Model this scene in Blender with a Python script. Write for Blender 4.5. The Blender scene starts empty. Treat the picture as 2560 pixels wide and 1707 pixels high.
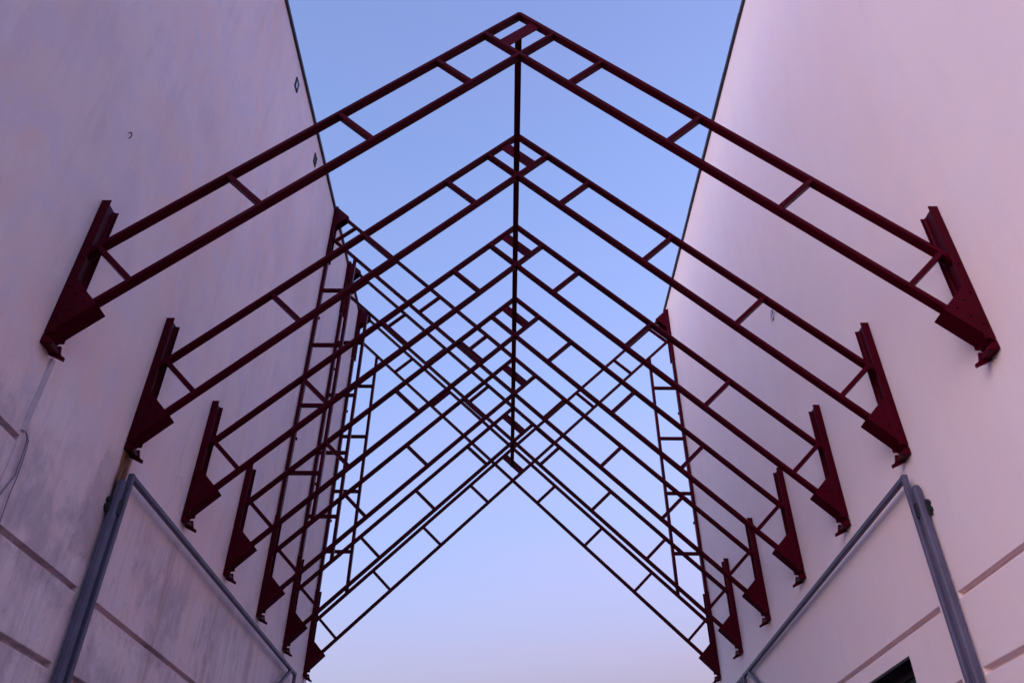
import bpy, bmesh, math, random
from mathutils import Matrix, Vector

random.seed(7)
SC = bpy.context.scene
COL = SC.collection
Z0 = 1.6                      # eye height of the photographer above the paving
PI = math.pi

# ------------------------------------------------------------------ camera
cam_d = bpy.data.cameras.new('camera')
cam = bpy.data.objects.new('camera', cam_d)
COL.objects.link(cam)
PITCH, YAW, ROLL = math.radians(36.563), math.radians(0.234), math.radians(0.253)
cp, sp, cy, sy = math.cos(PITCH), math.sin(PITCH), math.cos(YAW), math.sin(YAW)
fwd = Vector((sy * cp, cy * cp, sp))
rgt = Vector((cy, -sy, 0))
upv = rgt.cross(fwd)
cr, sr = math.cos(ROLL), math.sin(ROLL)
r2 = cr * rgt + sr * upv
u2 = -sr * rgt + cr * upv
M = Matrix((r2, u2, -fwd)).transposed().to_4x4()
M.translation = Vector((-0.0726, 0, Z0))
cam.matrix_world = M
cam_d.sensor_width = 36
cam_d.lens = 1991.92 / 2560 * 36
cam_d.clip_start = 0.05
cam_d.clip_end = 4000
SC.camera = cam

# ------------------------------------------------------------------ light
SUN_EL, SUN_AZ = math.radians(-3.0), math.radians(228)    # the sun has just set, behind and to the left
world = bpy.data.worlds.new('World')
SC.world = world
world.use_nodes = True
nt = world.node_tree
nt.nodes.clear()
wo = nt.nodes.new('ShaderNodeOutputWorld')
bg = nt.nodes.new('ShaderNodeBackground')
sky = nt.nodes.new('ShaderNodeTexSky')
sky.sky_type = 'NISHITA'
sky.sun_disc = False
sky.sun_elevation = SUN_EL
sky.sun_rotation = SUN_AZ
sky.air_density = 1.0
sky.dust_density = 2.2
sky.ozone_density = 2.0
tint = nt.nodes.new('ShaderNodeMix')
tint.data_type = 'RGBA'
tint.blend_type = 'MULTIPLY'
tint.inputs[0].default_value = 1.0
tint.inputs[7].default_value = (1.06, 1.04, 0.92, 1)
nt.links.new(sky.outputs[0], tint.inputs[6])
# very thin high veil of cloud, barely visible
tco = nt.nodes.new('ShaderNodeTexCoord')
vm = nt.nodes.new('ShaderNodeVectorMath'); vm.operation = 'MULTIPLY'
vm.inputs[1].default_value = (1.2, 1.2, 7.0)
nt.links.new(tco.outputs['Generated'], vm.inputs[0])
vn = nt.nodes.new('ShaderNodeTexNoise')
vn.inputs['Scale'].default_value = 1.6
vn.inputs['Detail'].default_value = 6
vn.inputs['Roughness'].default_value = 0.55
vn.inputs['Distortion'].default_value = 0.6
nt.links.new(vm.outputs[0], vn.inputs['Vector'])
vr = nt.nodes.new('ShaderNodeMapRange')
vr.inputs[1].default_value = 0.42; vr.inputs[2].default_value = 0.72
nt.links.new(vn.outputs[0], vr.inputs[0])
veil = nt.nodes.new('ShaderNodeMix')
veil.data_type = 'RGBA'
veil.blend_type = 'MULTIPLY'
veil.inputs[7].default_value = (1.07, 0.985, 0.985, 1)
nt.links.new(vr.outputs[0], veil.inputs[0])
nt.links.new(tint.outputs[2], veil.inputs[6])
nt.links.new(veil.outputs[2], bg.inputs[0])
bg.inputs[1].default_value = 0.15
nt.links.new(bg.outputs[0], wo.inputs[0])

sun_d = bpy.data.lights.new('sun', 'SUN')
sun_d.energy = 0.0122
sun_d.angle = math.radians(60)
sun_d.color = (1.0, 0.48, 0.30)     # the warm afterglow over the set sun
sun = bpy.data.objects.new('sun', sun_d)
COL.objects.link(sun)
GLOW_EL = math.radians(12)
sd = Vector((math.sin(SUN_AZ) * math.cos(GLOW_EL), math.cos(SUN_AZ) * math.cos(GLOW_EL), math.sin(GLOW_EL)))
sun.rotation_euler = sd.to_track_quat('Z', 'Y').to_euler()
sun.location = (-20, -20, 20)

SC.view_settings.view_transform = 'Standard'
SC.view_settings.look = 'None'
SC.view_settings.exposure = 7.09
SC.view_settings.gamma = 1.0


# ------------------------------------------------------------------ helpers
def tag(o, label=None, cat=None, group=None, kind=None):
    if label: o['label'] = label
    if cat: o['category'] = cat
    if group: o['group'] = group
    if kind: o['kind'] = kind
    return o


def empty(name, loc, label, cat, group=None):
    o = bpy.data.objects.new(name, None)
    COL.objects.link(o)
    o.location = loc
    o.empty_display_size = 0.2
    return tag(o, label, cat, group)


def obj(name, bm, mat, parent=None, smooth=False):
    bmesh.ops.recalc_face_normals(bm, faces=bm.faces)
    me = bpy.data.meshes.new(name)
    bm.to_mesh(me)
    bm.free()
    me.materials.append(mat)
    if smooth:
        for p in me.polygons:
            p.use_smooth = True
    o = bpy.data.objects.new(name, me)
    COL.objects.link(o)
    if parent: o.parent = parent
    return o


def copy_tree(o, parent=None):
    c = o.copy()
    COL.objects.link(c)
    if parent: c.parent = parent
    for ch in list(o.children):
        copy_tree(ch, c)
    return c


def loft(bm, rings, caps=True):
    vs = [[bm.verts.new(p) for p in r] for r in rings]
    n = len(rings[0])
    for a, b in zip(vs, vs[1:]):
        for i in range(n):
            bm.faces.new((a[i], a[(i + 1) % n], b[(i + 1) % n], b[i]))
    if caps:
        bm.faces.new(vs[0][::-1])
        bm.faces.new(vs[-1])


def bar_xz(bm, a, b, w, y0, y1, ch=0.005):
    """square hollow bar in the x-z plane from a to b, w wide in that plane, between y0 and y1"""
    dx, dz = b[0] - a[0], b[1] - a[1]
    L = math.hypot(dx, dz)
    nx, nz = -dz / L, dx / L
    h = w / 2
    prof = [(-h + ch, y0), (h - ch, y0), (h, y0 + ch), (h, y1 - ch), (h - ch, y1), (-h + ch, y1), (-h, y1 - ch), (-h, y0 + ch)]
    loft(bm, [[(p[0] + nx * t, y, p[1] + nz * t) for t, y in prof] for p in (a, b)])


def box(bm, x0, x1, y0, y1, z0, z1, bev=0.0):
    r = bmesh.ops.create_cube(bm, size=1.0)
    for v in r['verts']:
        v.co = Vector(((x0 + x1) / 2 + v.co.x * (x1 - x0), (y0 + y1) / 2 + v.co.y * (y1 - y0), (z0 + z1) / 2 + v.co.z * (z1 - z0)))
    if bev:
        es = list({e for v in r['verts'] for e in v.link_edges})
        bmesh.ops.bevel(bm, geom=es, offset=bev, segments=2, affect='EDGES', profile=0.6)


def prism_y(bm, pts, y0, y1):
    loft(bm, [[(x, y0, z) for x, z in pts], [(x, y1, z) for x, z in pts]])


def tube(bm, pts, r, n=8, caps=True):
    pts = [Vector(p) for p in pts]
    rings = []
    prev = None
    for i, p in enumerate(pts):
        t = (pts[min(i + 1, len(pts) - 1)] - pts[max(i - 1, 0)]).normalized()
        if prev is None:
            up = Vector((0, 0, 1)) if abs(t.z) < 0.9 else Vector((1, 0, 0))
            u = t.cross(up).normalized()
        else:
            u = (prev - t * prev.dot(t)).normalized()
        v = t.cross(u)
        prev = u
        rings.append([p + r * (math.cos(2 * PI * k / n) * u + math.sin(2 * PI * k / n) * v) for k in range(n)])
    loft(bm, rings, caps)


# ------------------------------------------------------------------ materials
class NT:
    def __init__(s, m):
        m.use_nodes = True
        s.t = m.node_tree
        s.t.nodes.clear()

    def n(s, kind, **kw):
        x = s.t.nodes.new(kind)
        for k, v in kw.items(): setattr(x, k, v)
        return x

    def l(s, a, b): s.t.links.new(a, b)

    def val(s, sock, v):
        if isinstance(v, (int, float)): sock.default_value = v
        elif isinstance(v, tuple): sock.default_value = v
        else: s.l(v, sock)

    def math(s, op, a, b=0.0, c=0.0, clamp=False):
        x = s.n('ShaderNodeMath', operation=op, use_clamp=clamp)
        for i, q in enumerate((a, b, c)): s.val(x.inputs[i], q)
        return x.outputs[0]

    def mix(s, f, a, b, mode='MIX'):
        x = s.n('ShaderNodeMix', data_type='RGBA', blend_type=mode)
        s.val(x.inputs[0], f); s.val(x.inputs[6], a); s.val(x.inputs[7], b)
        return x.outputs[2]

    def noise(s, vec, scale, detail=4, rough=0.55, dist=0.0):
        x = s.n('ShaderNodeTexNoise')
        s.l(vec, x.inputs['Vector'])
        x.inputs['Scale'].default_value = scale
        x.inputs['Detail'].default_value = detail
        x.inputs['Roughness'].default_value = rough
        x.inputs['Distortion'].default_value = dist
        return x.outputs[0]

    def ramp(s, f, a, b, smooth=True):
        x = s.n('ShaderNodeMapRange', interpolation_type='SMOOTHSTEP' if smooth else 'LINEAR')
        s.val(x.inputs[0], f); x.inputs[1].default_value = a; x.inputs[2].default_value = b
        return x.outputs[0]

    def scaled(s, vec, sc):
        x = s.n('ShaderNodeVectorMath', operation='MULTIPLY')
        s.l(vec, x.inputs[0]); x.inputs[1].default_value = sc
        return x.outputs[0]

    def band(s, v, lo, hi, soft):
        return s.math('MULTIPLY', s.ramp(v, lo - soft, lo + soft), s.math('SUBTRACT', 1.0, s.ramp(v, hi - soft, hi + soft)))

    def finish(s, col, rough, bump=None, bstr=0.2, bdist=0.01, metal=0.0, spec=0.5):
        o = s.n('ShaderNodeOutputMaterial')
        p = s.n('ShaderNodeBsdfPrincipled')
        s.val(p.inputs['Base Color'], col)
        s.val(p.inputs['Roughness'], rough)
        p.inputs['Metallic'].default_value = metal
        p.inputs['Specular IOR Level'].default_value = spec
        if bump is not None:
            b = s.n('ShaderNodeBump')
            b.inputs['Strength'].default_value = bstr
            b.inputs['Distance'].default_value = bdist
            s.l(bump, b.inputs['Height'])
            s.l(b.outputs[0], p.inputs['Normal'])
        s.l(p.outputs[0], o.inputs[0])
        return p


WALL_L = (0.94, 0.74, 0.75, 1)
WALL_R = (0.885, 0.735, 0.745, 1)


def wall_material(name, base, dirty):
    m = bpy.data.materials.new(name)
    t = NT(m)
    geo = t.n('ShaderNodeNewGeometry')
    pos = geo.outputs['Position']
    sep = t.n('ShaderNodeSeparateXYZ'); t.l(pos, sep.inputs[0])
    Y, Zr = sep.outputs[1], t.math('SUBTRACT', sep.outputs[2], Z0)
    big = t.noise(pos, 0.55, 5, 0.6, 0.4)
    mid = t.noise(pos, 2.6, 6, 0.62, 0.3)
    fine = t.noise(pos, 60, 4, 0.6)
    streak = t.noise(t.scaled(pos, (1.0, 2.4, 0.45)), 1.6, 7, 0.64, 0.15)
    thin = t.noise(t.scaled(pos, (1.0, 14.0, 0.55)), 1.3, 4, 0.55, 0.8)
    b = Vector(base[:3])
    warm = (b.x * 1.02, b.y * 0.88, b.z * 0.84, 1)
    cool = (b.x * 0.90, b.y * 0.96, b.z * 1.06, 1)
    dark = (b.x * 0.66, b.y * 0.64, b.z * 0.68, 1)
    c = t.mix(t.math('MULTIPLY', t.ramp(big, 0.38, 0.66), 0.6 if dirty else 0.3), base, warm)
    c = t.mix(t.math('MULTIPLY', t.ramp(mid, 0.44, 0.62), 0.62 if dirty else 0.25), c, cool)
    c = t.mix(t.math('MULTIPLY', t.ramp(streak, 0.5, 0.78), 0.34 if dirty else 0.12), c, dark)
    c = t.mix(t.math('MULTIPLY', t.ramp(thin, 0.58, 0.75), 0.12 if dirty else 0.03), c, dark)
    c = t.mix(t.math('MULTIPLY', t.ramp(fine, 0.45, 0.75), 0.12), c, dark)
    if dirty:
        drift = t.noise(t.scaled(pos, (1.0, 0.9, 0.5)), 0.8, 6, 0.6, 0.2)
        c = t.mix(t.math('MULTIPLY', t.ramp(drift, 0.50, 0.66), 0.26), c, dark)
        worn = t.noise(t.scaled(pos, (1.0, 1.3, 0.6)), 1.5, 7, 0.7, 0.1)
        c = t.mix(t.math('MULTIPLY', t.ramp(worn, 0.54, 0.66), 0.35), c, (0.97, 0.84, 0.86, 1))
    bumpv = t.math('ADD', t.math('MULTIPLY', fine, 0.35), t.math('MULTIPLY', mid, 1.0))
    if dirty:
        # soot clouds low on the wall
        low = t.math('SUBTRACT', 1.0, t.ramp(t.math('ADD', Zr, t.math('MULTIPLY', t.math('SUBTRACT', big, 0.5), 1.2)), 2.35, 3.15))
        cl = t.ramp(t.noise(t.scaled(pos, (1, 1.0, 0.75)), 2.1, 7, 0.66, 0.15), 0.45, 0.64)
        c = t.mix(t.math('MULTIPLY', t.math('MULTIPLY', low, cl), 0.50), c, (0.34, 0.265, 0.345, 1))
        c = t.mix(t.math('MULTIPLY', low, 0.15), c, (0.52, 0.42, 0.50, 1))
        drip = t.noise(t.scaled(pos, (1, 9.0, 0.8)), 1.7, 5, 0.6, 0.1)
        c = t.mix(t.math('MULTIPLY', t.math('MULTIPLY', low, t.ramp(drip, 0.50, 0.70)), 0.30), c, (0.40, 0.28, 0.33, 1))
        speck = t.noise(pos, 14, 5, 0.7)
        c = t.mix(t.math('MULTIPLY', t.math('MULTIPLY', low, t.ramp(speck, 0.56, 0.70)), 0.35), c, (0.33, 0.26, 0.32, 1))
        for jz in (1.86, 1.365):      # grime caught just under the joints
            g = t.math('MULTIPLY', t.band(t.math('ADD', Zr, t.math('MULTIPLY', t.math('SUBTRACT', mid, 0.5), 0.10)), jz - 0.11, jz + 0.01, 0.04), t.ramp(speck, 0.35, 0.65))
            c = t.mix(t.math('MULTIPLY', g, 0.35), c, (0.36, 0.25, 0.28, 1))
        # patched render beside the gate post: rougher and darker with a ragged edge
        wob = t.math('MULTIPLY', t.math('SUBTRACT', t.noise(pos, 5.5, 5, 0.65), 0.5), 0.30)
        yy = t.math('ADD', Y, wob)
        zz = t.math('ADD', Zr, wob)
        lean = t.math('ADD', yy, t.math('MULTIPLY', zz, -0.05))
        patch = t.math('MULTIPLY', t.band(lean, 5.02, 5.30, 0.02), t.band(zz, 2.06, 2.86, 0.05))
        c = t.mix(t.math('MULTIPLY', patch, 0.30), c, (0.30, 0.20, 0.24, 1))
        bumpv = t.math('ADD', bumpv, t.math('MULTIPLY', patch, 1.6))
        # rust run under the second bracket foot, down to the gate post
        rn = t.noise(t.scaled(pos, (1, 40.0, 1.6)), 1.0, 4, 0.6)
        ry = t.math('ADD', Y, t.math('MULTIPLY', t.math('SUBTRACT', t.noise(pos, 9, 3, 0.5), 0.5), 0.05))
        rust = t.math('MULTIPLY', t.band(ry, 5.385, 5.545, 0.025), t.band(Zr, 2.40, 2.97, 0.06))
        rust = t.math('MULTIPLY', rust, t.ramp(rn, 0.22, 0.50))
        halo = t.math('MULTIPLY', t.band(ry, 5.30, 5.62, 0.10), t.band(Zr, 1.0, 2.9, 0.25))
        c = t.mix(t.math('MULTIPLY', halo, 0.28), c, (0.40, 0.22, 0.20, 1))
        c = t.mix(t.math('MULTIPLY', rust, 0.97), c, t.mix(t.ramp(rn, 0.45, 0.65), (0.05, 0.011, 0.002, 1), (0.42, 0.15, 0.02, 1)))
        # pale run-offs under every bracket foot
        for yk in (6.72, 8.05, 9.40, 10.74, 12.06):
            q = t.math('MULTIPLY', t.band(ry, yk - 0.05, yk + 0.09, 0.02), t.math('SUBTRACT', 1.0, t.ramp(Zr, 2.5, 2.95)))
            c = t.mix(t.math('MULTIPLY', t.math('MULTIPLY', q, t.ramp(rn, 0.35, 0.6)), 0.45), c, (0.42, 0.25, 0.23, 1))
        # hairline cracks
        vx = t.n('ShaderNodeTexVoronoi', feature='DISTANCE_TO_EDGE')
        wv = t.n('ShaderNodeVectorMath', operation='ADD')
        t.l(t.scaled(pos, (1, 1.1, 0.35)), wv.inputs[0])
        nz = t.n('ShaderNodeTexNoise'); t.l(pos, nz.inputs['Vector']); nz.inputs['Scale'].default_value = 2.2; nz.inputs['Detail'].default_value = 5
        t.l(t.scaled(nz.outputs[1], (0.35, 0.35, 0.35)), wv.inputs[1])
        t.l(wv.outputs[0], vx.inputs['Vector']); vx.inputs['Scale'].default_value = 0.8
        crack = t.math('MULTIPLY', t.math('SUBTRACT', 1.0, t.ramp(vx.outputs[0], 0.0, 0.010)), t.ramp(t.noise(pos, 0.9, 3, 0.5), 0.52, 0.66))
        c = t.mix(t.math('MULTIPLY', crack, 0.15), c, (0.16, 0.09, 0.11, 1))
    t.finish(c, 0.9, bumpv, 0.25 if dirty else 0.18, 0.008, spec=0.2)
    return m


def steel_material(name, base, rough, rust=0.25, spec=0.5):
    m = bpy.data.materials.new(name)
    t = NT(m)
    oi = t.n('ShaderNodeObjectInfo')
    tc = t.n('ShaderNodeNewGeometry')
    pos = tc.outputs['Position']
    n1 = t.noise(pos, 3.0, 6, 0.62)
    n2 = t.noise(pos, 26, 5, 0.65)
    n3 = t.noise(pos, 160, 2, 0.5)
    b = Vector(base[:3])
    c = t.mix(t.ramp(n1, 0.35, 0.7), base, tuple(b * 0.72) + (1,))
    c = t.mix(t.math('MULTIPLY', t.ramp(n2, 0.52, 0.72), rust), c, (b.x * 1.1 + 0.015, b.y * 1.3 + 0.002, b.z * 0.7, 1))
    c = t.mix(t.math('MULTIPLY', oi.outputs['Random'], 0.4), c, tuple(b * 0.6) + (1,))
    r = t.math('ADD', rough, t.math('MULTIPLY', t.math('SUBTRACT', n2, 0.5), 0.3))
    t.finish(c, r, t.math('ADD', n2, t.math('MULTIPLY', n3, 0.4)), 0.12, 0.002, spec=spec)
    return m


def plain(name, col, rough, var=0.2, scale=12, spec=0.4, metal=0.0):
    m = bpy.data.materials.new(name)
    t = NT(m)
    g = t.n('ShaderNodeNewGeometry')
    n = t.noise(g.outputs['Position'], scale, 5, 0.6)
    b = Vector(col[:3])
    c = t.mix(t.ramp(n, 0.35, 0.7), col, tuple(b * (1 - var)) + (1,))
    t.finish(c, rough, n, 0.1, 0.003, metal=metal, spec=spec)
    return m


M_WL = wall_material('stained_render_paint', WALL_L, True)
M_WR = wall_material('clean_render_paint', WALL_R, False)
M_RED = steel_material('red_oxide_steel', (0.068, 0.0002, 0.0080, 1), 0.40, 0.25, 0.05)
M_BOLT = plain('dark_bolt', (0.018, 0.0006, 0.002, 1), 0.8, spec=0.03)
M_GREY = steel_material('grey_blue_steel', (0.115, 0.098, 0.165, 1), 0.5, 0.1, 0.3)
M_BLK = plain('blackened_iron', (0.012, 0.010, 0.014, 1), 0.6)
M_HOOK = plain('weathered_iron', (0.20, 0.14, 0.17, 1), 0.8, spec=0.1)
M_COP = plain('coping_metal', (0.045, 0.03, 0.045, 1), 0.5)
M_WHITE = plain('white_plastic', (0.62, 0.56, 0.62, 1), 0.45, 0.12)
M_DUCT = plain('duct_plastic', (0.62, 0.50, 0.56, 1), 0.6, 0.15, spec=0.2)
M_CABLE = plain('grey_cable', (0.26, 0.19, 0.26, 1), 0.7)
M_GLASS = plain('dark_glass', (0.003, 0.003, 0.004, 1), 0.25, 0.1, spec=0.12)
M_GLASSF = plain('frame_paint_reveal_shade', (0.03, 0.022, 0.035, 1), 0.5)  # paint of the frame, and the shade colour of the window recess
M_PAVE = plain('stone_paving', (0.045, 0.038, 0.040, 1), 0.85, 0.35, 1.3)
M_ROOF = plain('roof_felt', (0.08, 0.07, 0.075, 1), 0.9)

# ------------------------------------------------------------------ the setting
bm = bmesh.new()
box(bm, -900, 900, -900, 900, -0.3, 0)
tag(obj('ground', bm, M_PAVE), kind='structure')

YN, YF = 2.3, 12.30           # near and far end of both buildings


def course(name, par, mat, x0, x1, y0, y1, z0, z1, ch):
    """a slab of render whose long edges at the joints are rounded off"""
    bm = bmesh.new()
    box(bm, x0, x1, y0, y1, z0 + Z0, z1 + Z0, ch)
    return obj(name, bm, mat, par)


def building(sgn, mat, ztop, label, extra_joint):
    root = empty('building', (0, 0, 0), label, 'building', None)
    xs = sorted((sgn * 3.0, sgn * 3.06))
    core = sorted((sgn * 3.054, sgn * 10.0))
    bm = bmesh.new()
    if sgn > 0:      # core with a hole left for the window recess
        box(bm, core[0], core[1], YN, 6.308, 0, Z0 + 2.2)
        box(bm, core[0], core[1], 7.55, YF - 0.002, 0, Z0 + 2.2)
        box(bm, core[0], core[1], 6.308, 7.55, Z0 + 1.713, Z0 + 2.2)
        box(bm, core[0], core[1], 6.308, 7.55, 0, Z0 + 0.35)
        box(bm, 3.6, core[1], 6.308, 7.55, Z0 + 0.35, Z0 + 1.713)
        box(bm, core[0], core[1], YN, YF - 0.002, Z0 + 2.2, Z0 + ztop - 0.01)
    else:
        box(bm, core[0], core[1], YN, YF - 0.002, 0, Z0 + ztop - 0.01)
    obj('wall_core', bm, mat, root)
    # render face: one tall field above, courses with recessed joints below, plain strip beside the gate post
    ch = 0.007
    J = [1.86, 1.365, 0.865, 0.365, -0.135, -0.635, -1.135]
    hj = 0.021
    y_strip0, y_strip1 = 5.37, 5.66
    bm = bmesh.new()
    if extra_joint:     # a further joint high up, near end only
        box(bm, xs[0], xs[1], YN, 4.185, 2.36 + hj + Z0, 5.0 + Z0, 0)
        box(bm, xs[0], xs[1], 4.185, YF, J[0] + hj + Z0, 5.0 + Z0, 0)
        box(bm, xs[0], xs[1], YN, YF, 5.0 + Z0, ztop + Z0, 0)
        bmesh.ops.remove_doubles(bm, verts=bm.verts, dist=1e-5)
    else:
        box(bm, xs[0], xs[1], YN, YF, J[0] + hj + Z0, ztop + Z0, 0)
    obj('render_field', bm, mat, root)
    if extra_joint:
        course('render_course', root, mat, xs[0], xs[1], YN, 4.183, J[0] + hj, 2.36 - hj, ch)
    zs = J + [-1.6]
    for a, b in zip(zs, zs[1:]):
        z1, z0 = a - hj, b + (hj if b > -1.5 else 0)
        course('render_course', root, mat, xs[0], xs[1], YN, y_strip0, z0, z1, ch)
        if sgn > 0 and z1 > 0.4:      # window opening
            course('render_course', root, mat, xs[0], xs[1], y_strip1, 6.308, z0, z1, ch)
            course('render_course', root, mat, xs[0], xs[1], 7.55, YF, z0, z1, ch)
            if z1 > 1.75:
                course('render_course', root, mat, xs[0], xs[1], 6.308, 7.55, 1.713, z1, 0.004)
        else:
            course('render_course', root, mat, xs[0], xs[1], y_strip1, YF, z0, z1, ch)
    bm = bmesh.new()
    xa, xb = sorted((sgn * 3.001, sgn * 3.06))
    box(bm, xa, xb, y_strip0 - 0.002, y_strip1 + 0.002, 0, J[0] + hj + Z0 - 0.001)
    obj('plain_strip', bm, mat, root)
    # thin metal coping along the top edge
    bm = bmesh.new()
    xa, xb = sorted((sgn * 2.966, sgn * 3.4))
    n = 11
    for i in range(n):
        ya = YN + (YF + 0.02 - YN) * i / n
        yb = YN + (YF + 0.02 - YN) * (i + 1) / n
        dz = random.uniform(-0.008, 0.010)
        box(bm, xa + random.uniform(-0.004, 0.004), xb, ya + 0.003, yb - 0.003, ztop + Z0 + dz, ztop + Z0 + 0.055 + dz, 0.004)
    obj('coping', bm, M_COP, root)
    bm = bmesh.new()
    box(bm, *sorted((sgn * 3.41, sgn * 10.05)), YN - 0.05, YF + 0.05, ztop + Z0 - 0.008, ztop + Z0 + 0.03)
    obj('roof', bm, M_ROOF, root)
    return root


BL = building(-1, M_WL, 9.64, 'stained pinkish rendered building along the left side of the alley', True)
BR = building(1, M_WR, 9.86, 'clean pale pink rendered building along the right side, with a dark window', False)

# window low in the right building
bm = bmesh.new()
box(bm, 3.16, 3.20, 6.31, 6.37, Z0 + 0.352, Z0 + 1.711)
box(bm, 3.16, 3.20, 7.488, 7.548, Z0 + 0.352, Z0 + 1.711)
box(bm, 3.161, 3.199, 6.371, 7.487, Z0 + 1.652, Z0 + 1.711)
box(bm, 3.161, 3.199, 6.371, 7.487, Z0 + 0.352, Z0 + 0.412)
win = obj('window', bm, M_GLASSF, BR)
bm = bmesh.new()
box(bm, 3.012, 3.158, 6.312, 7.546, Z0 + 1.7015, Z0 + 1.7105)
box(bm, 3.012, 3.158, 6.3105, 6.3195, Z0 + 0.352, Z0 + 1.701)
box(bm, 3.012, 3.158, 7.5385, 7.5475, Z0 + 0.352, Z0 + 1.701)
obj('reveal_shade', bm, M_GLASSF, win)  # added dark sheets: shade of the recess put into colour
bm = bmesh.new()
box(bm, 3.175, 3.181, 6.368, 7.49, Z0 + 0.41, Z0 + 1.655)
obj('pane', bm, M_GLASS, win)

# ------------------------------------------------------------------ steel frames
YS = [4.003, 5.363, 6.683, 8.006, 9.353, 10.701, 12.020]
ZB = 2.94
ZU, ZL, ZM = 6.672, 6.062, 6.367              # centre lines of the upper and lower chord at x = 0
CW = 0.036
STRUTS = (5.26, 3.79, 2.335, 0.875)
ya, yb = 0.008, 0.082


def lz(z, flip): return (2 * ZM - z if flip else z) - ZB


def pts(ps, sgn, flip): return [(sgn * x, lz(z, flip)) for x, z in ps]


def chord(par, a, b, sgn, flip, dy=0.0, w=CW):
    bm = bmesh.new()
    p = pts([a, b], sgn, flip)
    bar_xz(bm, p[0], p[1], w, ya + dy, yb + dy)
    return obj('chord', bm, M_RED, par)


def strut(par, c, sgn, flip, dy=0.0):
    bm = bmesh.new()
    xl, xu = (c - ZL - 0.02) / 2, (c - ZU + 0.02) / 2
    p = pts([(-xl, -xl + c), (-xu, -xu + c)], sgn, flip)
    bar_xz(bm, p[0], p[1], 0.038, ya + 0.003 + dy, yb - 0.006 + dy)
    return obj('strut', bm, M_RED, par)


def wall_post(par, sgn, flip):
    # I-section, flanges square to the wall, web parallel to it
    f, d, tf, tw, r = 0.066, 0.137, 0.007, 0.006, 0.010
    prof = [(0, 0), (f, 0), (f, tf), (f / 2 + tw / 2 + r, tf), (f / 2 + tw / 2, tf + r), (f / 2 + tw / 2, d - tf - r),
            (f / 2 + tw / 2 + r, d - tf), (f, d - tf), (f, d), (0, d), (0, d - tf), (f / 2 - tw / 2 - r, d - tf),
            (f / 2 - tw / 2, d - tf - r), (f / 2 - tw / 2, tf + r), (f / 2 - tw / 2 - r, tf), (0, tf)]
    bm = bmesh.new()
    rings = []
    for z in (3.022, 4.205):
        rings.append([(sgn * (2.997 - x), y, lz(z, flip)) for x, y in prof])
    loft(bm, rings)
    post = obj('wall_post', bm, M_RED, par)
    G = [(2.9305, 3.455), (2.742, 3.254), (2.9305, 3.0620)]
    for y0, y1 in ((-0.0005, 0.0072), (0.1298, 0.1375)):
        bm = bmesh.new()
        prism_y(bm, pts(G, sgn, flip), y0, y1)
        obj('gusset_plate', bm, M_RED, post)
    bm = bmesh.new()
    S = [(2.744, 3.260), (2.738, 3.254), (2.990, 2.996), (2.996, 3.002)]
    prism_y(bm, pts(S, sgn, flip), -0.002, 0.139)
    obj('soffit_plate', bm, M_RED, post)
    # cut end of the section below the soffit: front lip, web and the longer rear tongue
    if not flip:
        for nm, pg, y0, y1 in (('foot_lip', [(2.9965, 2.996), (2.9965, 2.944), (2.911, 2.936), (2.918, 2.955), (2.950, 2.975), (2.980, 2.9985)], 0.0, 0.010),
                               ('foot_tongue', [(2.9965, 2.996), (2.9965, 2.934), (2.887, 2.882), (2.887, 2.910), (2.910, 2.922), (2.924, 2.946), (2.936, 2.996)], 0.120, 0.1368),
                               ('foot_web', [(2.9964, 2.9955), (2.9964, 2.943), (2.932, 2.932), (2.932, 2.960), (2.965, 2.9955)], 0.0102, 0.1198)):
            bm = bmesh.new()
            prism_y(bm, pts(pg, sgn, flip), y0, y1)
            obj(nm, bm, M_RED, post)
    # weld bead between flange and gusset
    bm = bmesh.new()
    q = pts([(2.9305, 3.452), (2.9305, 3.07)], sgn, flip)
    tube(bm, [(q[0][0], -0.0012, q[0][1]), (q[1][0], -0.0012, q[1][1])], 0.003, 6)
    obj('weld', bm, M_RED, post)
    for x, z in ((2.833, 3.264), (2.897, 3.199), (2.962, 3.1375), (2.899, 3.329), (2.963, 3.394), (2.965, 3.646)):
        bm = bmesh.new()
        c = pts([(x, z)], sgn, flip)[0]
        loft(bm, [[(c[0] + rr * math.cos(k * PI / 3), yy, c[1] + rr * math.sin(k * PI / 3)) for k in range(6)] for rr, yy in ((0.0075, 0.0), (0.0075, -0.0035), (0.006, -0.0045))])
        obj('bolt', bm, M_BOLT, post)
    return post


def ladder_column(par, sgn):
    bm = bmesh.new()
    bar_xz(bm, (sgn * 2.966, 4.207 - ZB), (sgn * 2.966, 8.508 - ZB), 0.046, ya, yb)
    o = obj('column_chord', bm, M_RED, par)
    for z in (5.33, 7.40):
        b2 = bmesh.new()
        box(b2, *sorted((sgn * 2.930, sgn * 2.998)), yb + 0.001, yb + 0.03, z - ZB, z - ZB + 0.04, 0.003)
        obj('wall_clip', b2, M_RED, o)
    bm = bmesh.new()
    bar_xz(bm, (sgn * 2.53, 4.15 - ZB), (sgn * 2.53, 8.56 - ZB), 0.046, ya + 0.002, yb - 0.002)
    obj('column_chord', bm, M_RED, par)
    for z in (4.81, 5.845, 6.88, 7.92):
        bm = bmesh.new()
        bar_xz(bm, (sgn * 2.943, z - ZB), (sgn * 2.553, z - ZB), 0.042, ya + 0.004, yb - 0.003)
        obj('rung', bm, M_RED, par)


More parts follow.
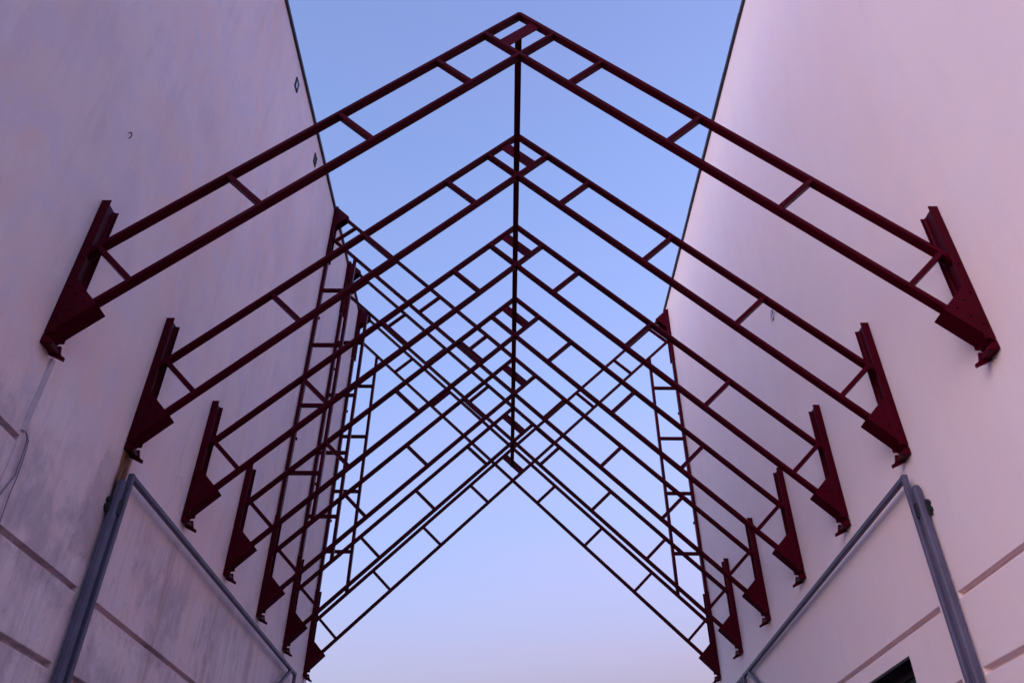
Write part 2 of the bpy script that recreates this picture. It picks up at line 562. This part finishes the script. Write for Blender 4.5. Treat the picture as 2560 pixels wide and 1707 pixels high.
def cross_plate(par, mirror):
    # flat bar through the middle of the apex diamond
    s = -1 if mirror else 1
    bm = bmesh.new()
    h = 0.057
    n = (0.7071 * s, 0.7071)
    c0 = ZM - ZB
    a, b = (s * -0.149, c0 + 0.149), (s * 0.149, c0 - 0.149)
    P = [(a[0] + n[0] * h, a[1] + n[1] * h), (b[0] + n[0] * h, b[1] + n[1] * h), (b[0] - n[0] * h, b[1] - n[1] * h), (a[0] - n[0] * h, a[1] - n[1] * h)]
    prism_y(bm, P, 0.028, 0.038)
    return obj('cross_plate', bm, M_RED, par)


FL = ['nearest and largest red steel gable frame, highest over the alley',
      'second red steel gable frame from the front, feet just above the grey gate posts',
      'third red steel gable frame from the front, between two plain gable frames',
      'fourth red steel gable frame from the front, last one without a ladder column',
      'fifth red steel frame from the front, first to have a left ladder column',
      'sixth red steel frame, left ladder column only, just before the far end',
      'farthest red steel frame, full crossing shape with ladder columns on both walls']
FG = 'red steel frames spanning the alley'

f0 = empty('steel_frame', (0, YS[0], Z0 + ZB), FL[0], 'steel frame', FG)
for sgn, dy in ((-1, 0.0), (1, 0.0015)):
    chord(f0, (0.0, ZU), (2.962, ZU - 2.962), sgn, False, dy)
    # the lower chord runs on through the apex to the opposite upper chord
    chord(f0, (-0.295, ZL + 0.295), (2.955, ZL - 2.955), sgn, False, dy + 0.0006)
    for c in STRUTS:
        strut(f0, c, sgn, False, dy)
    wall_post(f0, sgn, False)
frames = [f0]
for k in range(1, 7):
    f = copy_tree(f0)
    f.location = (0, YS[k], Z0 + ZB)
    f['label'] = FL[k]
    frames.append(f)
cross_plate(f0, True)
cpl = cross_plate(frames[1], False)
for f in frames[2:]:
    c = cpl.copy(); COL.objects.link(c); c.parent = f


def upper_arm(f, sgn):
    """the straight run of the opposite rafter on up to the wall head, hung from an upturned bracket"""
    dy = 0.0028 if sgn < 0 else 0.0036
    chord(f, (0.285, ZU - 0.285), (2.962, ZU - 2.962), sgn, True, dy)
    chord(f, (0.0, ZL), (2.955, ZL - 2.955), sgn, True, dy + 0.0006)
    for c in STRUTS:
        strut(f, c, sgn, True, dy)
    wall_post(f, sgn, True)
    ladder_column(f, sgn)


before = set(frames[4].children)
upper_arm(frames[4], -1)
new = [o for o in frames[4].children if o not in before]
for f in frames[5:]:
    for o in new:
        copy_tree(o, f)
upper_arm(frames[6], 1)

# ridge beams between the frames
RL = ['ridge beam from the nearest frame to the second', 'ridge beam between the second and third frames',
      'ridge beam between the third and fourth frames', 'ridge beam between the fourth and fifth frames',
      'ridge beam between the fifth and sixth frames', 'short-looking farthest ridge beam, ending at the last frame']
for k in range(6):
    L = YS[k + 1] - YS[k]
    bm = bmesh.new()
    y0, y1 = 0.039, L + 0.027
    w, h, c = 0.030, 0.030, 0.005
    prof = [(-w + c, -h), (w - c, -h), (w, -h + c), (w, h - c), (w - c, h), (-w + c, h), (-w, h - c), (-w, -h + c)]
    loft(bm, [[(x, y, z) for x, z in prof] for y in (y0, y1)])
    o = obj('ridge_beam', bm, M_RED)
    o.location = (-0.012, YS[k], Z0 + ZM - 0.035)
    tag(o, 'dark red steel ' + RL[k], 'beam', 'ridge beams')

# ------------------------------------------------------------------ gate posts and folded-back gates
def gate_post(sgn, y, ztop, label):
    x = sgn * 2.955
    r = empty('gate_post', (x, y, 0), label, 'gate post', 'grey gate posts')
    bm = bmesh.new()
    rings = []
    w = 0.0285
    for z, q in ((0, w), (ztop - 0.030 + Z0, w), (ztop - 0.008 + Z0, w * 0.82), (ztop + Z0, w * 0.45)):
        c = q * 0.45
        rings.append([(-q, -q + c, z), (-q + c, -q, z), (q - c, -q, z), (q, -q + c, z), (q, q - c, z), (q - c, q, z), (-q + c, q, z), (-q, q - c, z)])
    loft(bm, rings)
    obj('post_tube', bm, M_GREY, r)
    bm = bmesh.new()
    tube(bm, [(-sgn * 0.0290, 0.0135, 0.1), (-sgn * 0.0290, 0.0135, ztop - 0.12 + Z0)], 0.0022, 6)
    obj('seam', bm, M_GREY, r)
    for z in (2.44, 0.2):      # wall brackets and hinge plates
        bm = bmesh.new()
        box(bm, *sorted((sgn * 0.012, sgn * 0.0440)), -0.046, -0.0295, z + Z0, z + Z0 + 0.115, 0.004)
        box(bm, *sorted((sgn * 0.020, sgn * 0.0442)), -0.062, -0.0465, z + Z0 + 0.020, z + Z0 + 0.050, 0.003)
        box(bm, *sorted((sgn * 0.022, sgn * 0.0438)), -0.060, -0.0468, z + Z0 + 0.075, z + Z0 + 0.100, 0.003)
        obj('wall_bracket', bm, M_BLK, r)
        bm = bmesh.new()
        box(bm, *sorted((-sgn * 0.0355, -sgn * 0.0292)), 0.004, 0.047, z + Z0, z + Z0 + 0.11, 0.002)
        obj('hinge_plate', bm, M_BLK, r)
    return r


gate_post(-1, 5.415, 2.706, 'grey gate post on the stained left wall, under a rust run')
gate_post(1, 5.383, 2.684, 'grey gate post on the clean right wall')


def rbar(bm, a, b, w=0.042, ch=0.005):
    a, b = Vector(a), Vector(b)
    t = (b - a).normalized()
    u = Vector((1, 0, 0))
    u = (u - t * u.dot(t)).normalized()
    v = t.cross(u)
    h = w / 2
    prof = [(-h + ch, -h), (h - ch, -h), (h, -h + ch), (h, h - ch), (h - ch, h), (-h + ch, h), (-h, h - ch), (-h, -h + ch)]
    loft(bm, [[p + u * s + v * q for s, q in prof] for p in (a, b)])


def gate_leaf(p0, p1, z0, z1, label, brace=True):
    """open gate leaf: near stile at p0, far stile at p1 (x, y); z0, z1 rail heights there"""
    r = empty('gate_leaf', (p0[0], p0[1], 0), label, 'gate', 'grey gate leaves folded back to the walls')
    ox, oy = p0
    A = (0, 0); B = (p1[0] - ox, p1[1] - oy)

    def P(q, z): return (q[0], q[1], z)
    zl = 0.12

    def mk(name, a, b, w=0.042):
        bm = bmesh.new()
        rbar(bm, a, b, w)
        return obj(name, bm, M_GREY, r)
    h = 0.021
    mk('stile', P(A, zl), P(A, Z0 + z0))
    mk('stile', P(B, zl), P(B, Z0 + z1))
    L = Vector((B[0], B[1])).normalized()
    a2 = (L.x * 0.0215, L.y * 0.0215); b2 = (B[0] - L.x * 0.0215, B[1] - L.y * 0.0215)
    mk('top_rail', P(a2, Z0 + z0 - h), P(b2, Z0 + z1 - h), 0.0415)
    mk('bottom_rail', P(a2, zl + h + 0.01), P(b2, zl + h + 0.01), 0.0415)
    mk('mid_rail', P(a2, 1.0), P(b2, 1.0), 0.0415)
    if brace:
        b3 = (B[0] - L.x * 0.26, B[1] - L.y * 0.26)
        mk('brace', P(b3, Z0 + z1 - 0.040), P((A[0] + L.x * 0.06, A[1] + L.y * 0.06), 1.02), 0.040)
    return r


gate_leaf((-2.93, 5.484), (-2.925, 11.28), 2.784, 2.80, 'long grey gate leaf folded against the stained left wall')
gate_leaf((2.93, 5.451), (2.955, 10.69), 2.80, 2.668, 'grey gate leaf with diagonal brace folded against the clean right wall')
gate_leaf((2.955, 10.80), (2.955, 12.0), 2.660, 2.64, 'short second grey gate leaf at the far end of the right wall', False)

# ------------------------------------------------------------------ small things on the walls
# square vents near the top of the left wall
def wall_vent(y, z, closed, label):
    r = empty('wall_vent', (-3.0, y, Z0 + z), label, 'vent')
    bm = bmesh.new()
    w, h, t = 0.064, 0.093, 0.024
    for a in ((-w, -w + t, -h, h), (w - t, w, -h, h), (-w + t, w - t, h - t, h), (-w + t, w - t, -h, -h + t)):
        box(bm, -0.001, 0.016, a[0], a[1], a[2], a[3])
    obj('vent_frame', bm, M_BLK, r)
    bm = bmesh.new()
    box(bm, 0.001, 0.008, -w + t + 0.001, w - t - 0.001, -h + t + 0.001, h - t - 0.001)
    obj('vent_cover', bm, M_BLK if closed else M_WHITE, r)
    return r


wall_vent(6.661, 9.262, False, 'small framed wall vent with pale centre, near the top of the left wall')
wall_vent(7.967, 9.255, True, 'small all-black wall vent near the top of the left wall')

# iron hook
bm = bmesh.new()
tube(bm, [(0, 0, 0.035), (0.02, 0, 0.04), (0.03, 0.0, 0.015), (0.03, 0.0, -0.018), (0.02, 0, -0.030)], 0.0055, 6)
o = obj('wall_hook', bm, M_HOOK)
o.location = (-3.0, 3.972, Z0 + 4.873)
tag(o, 'little iron hook stuck in the bare upper left wall', 'hook')

# round vent outlet on the right wall
r = empty('pipe_outlet', (3.0, 7.258, Z0 + 5.80), 'small white round pipe outlet with a bar across, on the right wall', 'pipe outlet')
bm = bmesh.new()
n = 28
ro, ri, L = 0.066, 0.050, 0.014
rings = [[(-x, q * math.cos(2 * PI * k / n), q * math.sin(2 * PI * k / n)) for k in range(n)] for q, x in ((ro, -0.002), (ro, L), (ri, L), (ri, 0.004))]
loft(bm, rings, caps=False)
obj('outlet_ring', bm, M_WHITE, r, True)
bm = bmesh.new()
loft(bm, [[(-x, 0.052 * math.cos(2 * PI * k / n), 0.052 * math.sin(2 * PI * k / n)) for k in range(n)] for x in (0.001, 0.003)])
obj('outlet_back', bm, M_BLK, r)  # black disc stands in for the shaded depth of the pipe
bm = bmesh.new()
rbar(bm, (-0.010, -0.0, -0.052), (-0.010, 0.0, 0.052), 0.011, 0.002)
obj('outlet_bar', bm, M_WHITE, r)
bm = bmesh.new()
tube(bm, [(-0.008, -0.062, -0.02), (-0.012, -0.10, -0.045), (-0.010, -0.13, -0.065), (0.0, -0.14, -0.072)], 0.005, 6)
obj('outlet_clip', bm, M_WHITE, r)

# cable duct and cable near the first left bracket
r = empty('cable_duct', (-3.0, 4.185, Z0 + 2.41), 'pale cable duct under the nearest left bracket', 'cable duct')
bm = bmesh.new()
box(bm, 0.0, 0.018, -0.018, 0.018, 0.0, 0.525, 0.003)
obj('duct_cover', bm, M_DUCT, r)
bm = bmesh.new()
tube(bm, [(0.012, 0.0, 0.01), (0.02, 0.02, -0.005), (0.022, 0.045, -0.03), (0.02, 0.06, -0.09), (0.016, 0.075, -0.17), (0.014, 0.085, -0.25), (0.012, 0.05, -0.34), (0.012, 0.02, -0.42), (0.012, -0.02, -0.52), (0.012, -0.06, -0.75), (0.012, -0.06, -1.6)], 0.0045, 6)
tube(bm, [(0.014, 0.006, 0.008), (0.024, 0.03, -0.01), (0.030, 0.052, -0.04), (0.030, 0.066, -0.10), (0.026, 0.082, -0.18), (0.024, 0.092, -0.26), (0.02, 0.095, -0.36), (0.016, 0.11, -0.47), (0.014, 0.125, -0.60), (0.014, 0.11, -0.8), (0.014, 0.08, -1.6)], 0.0038, 6)
o = obj('cable', bm, M_CABLE)
o.location = (-3.0, 4.185, Z0 + 2.41)
tag(o, 'thin grey cable looping out of the pale duct on the left wall', 'cable')
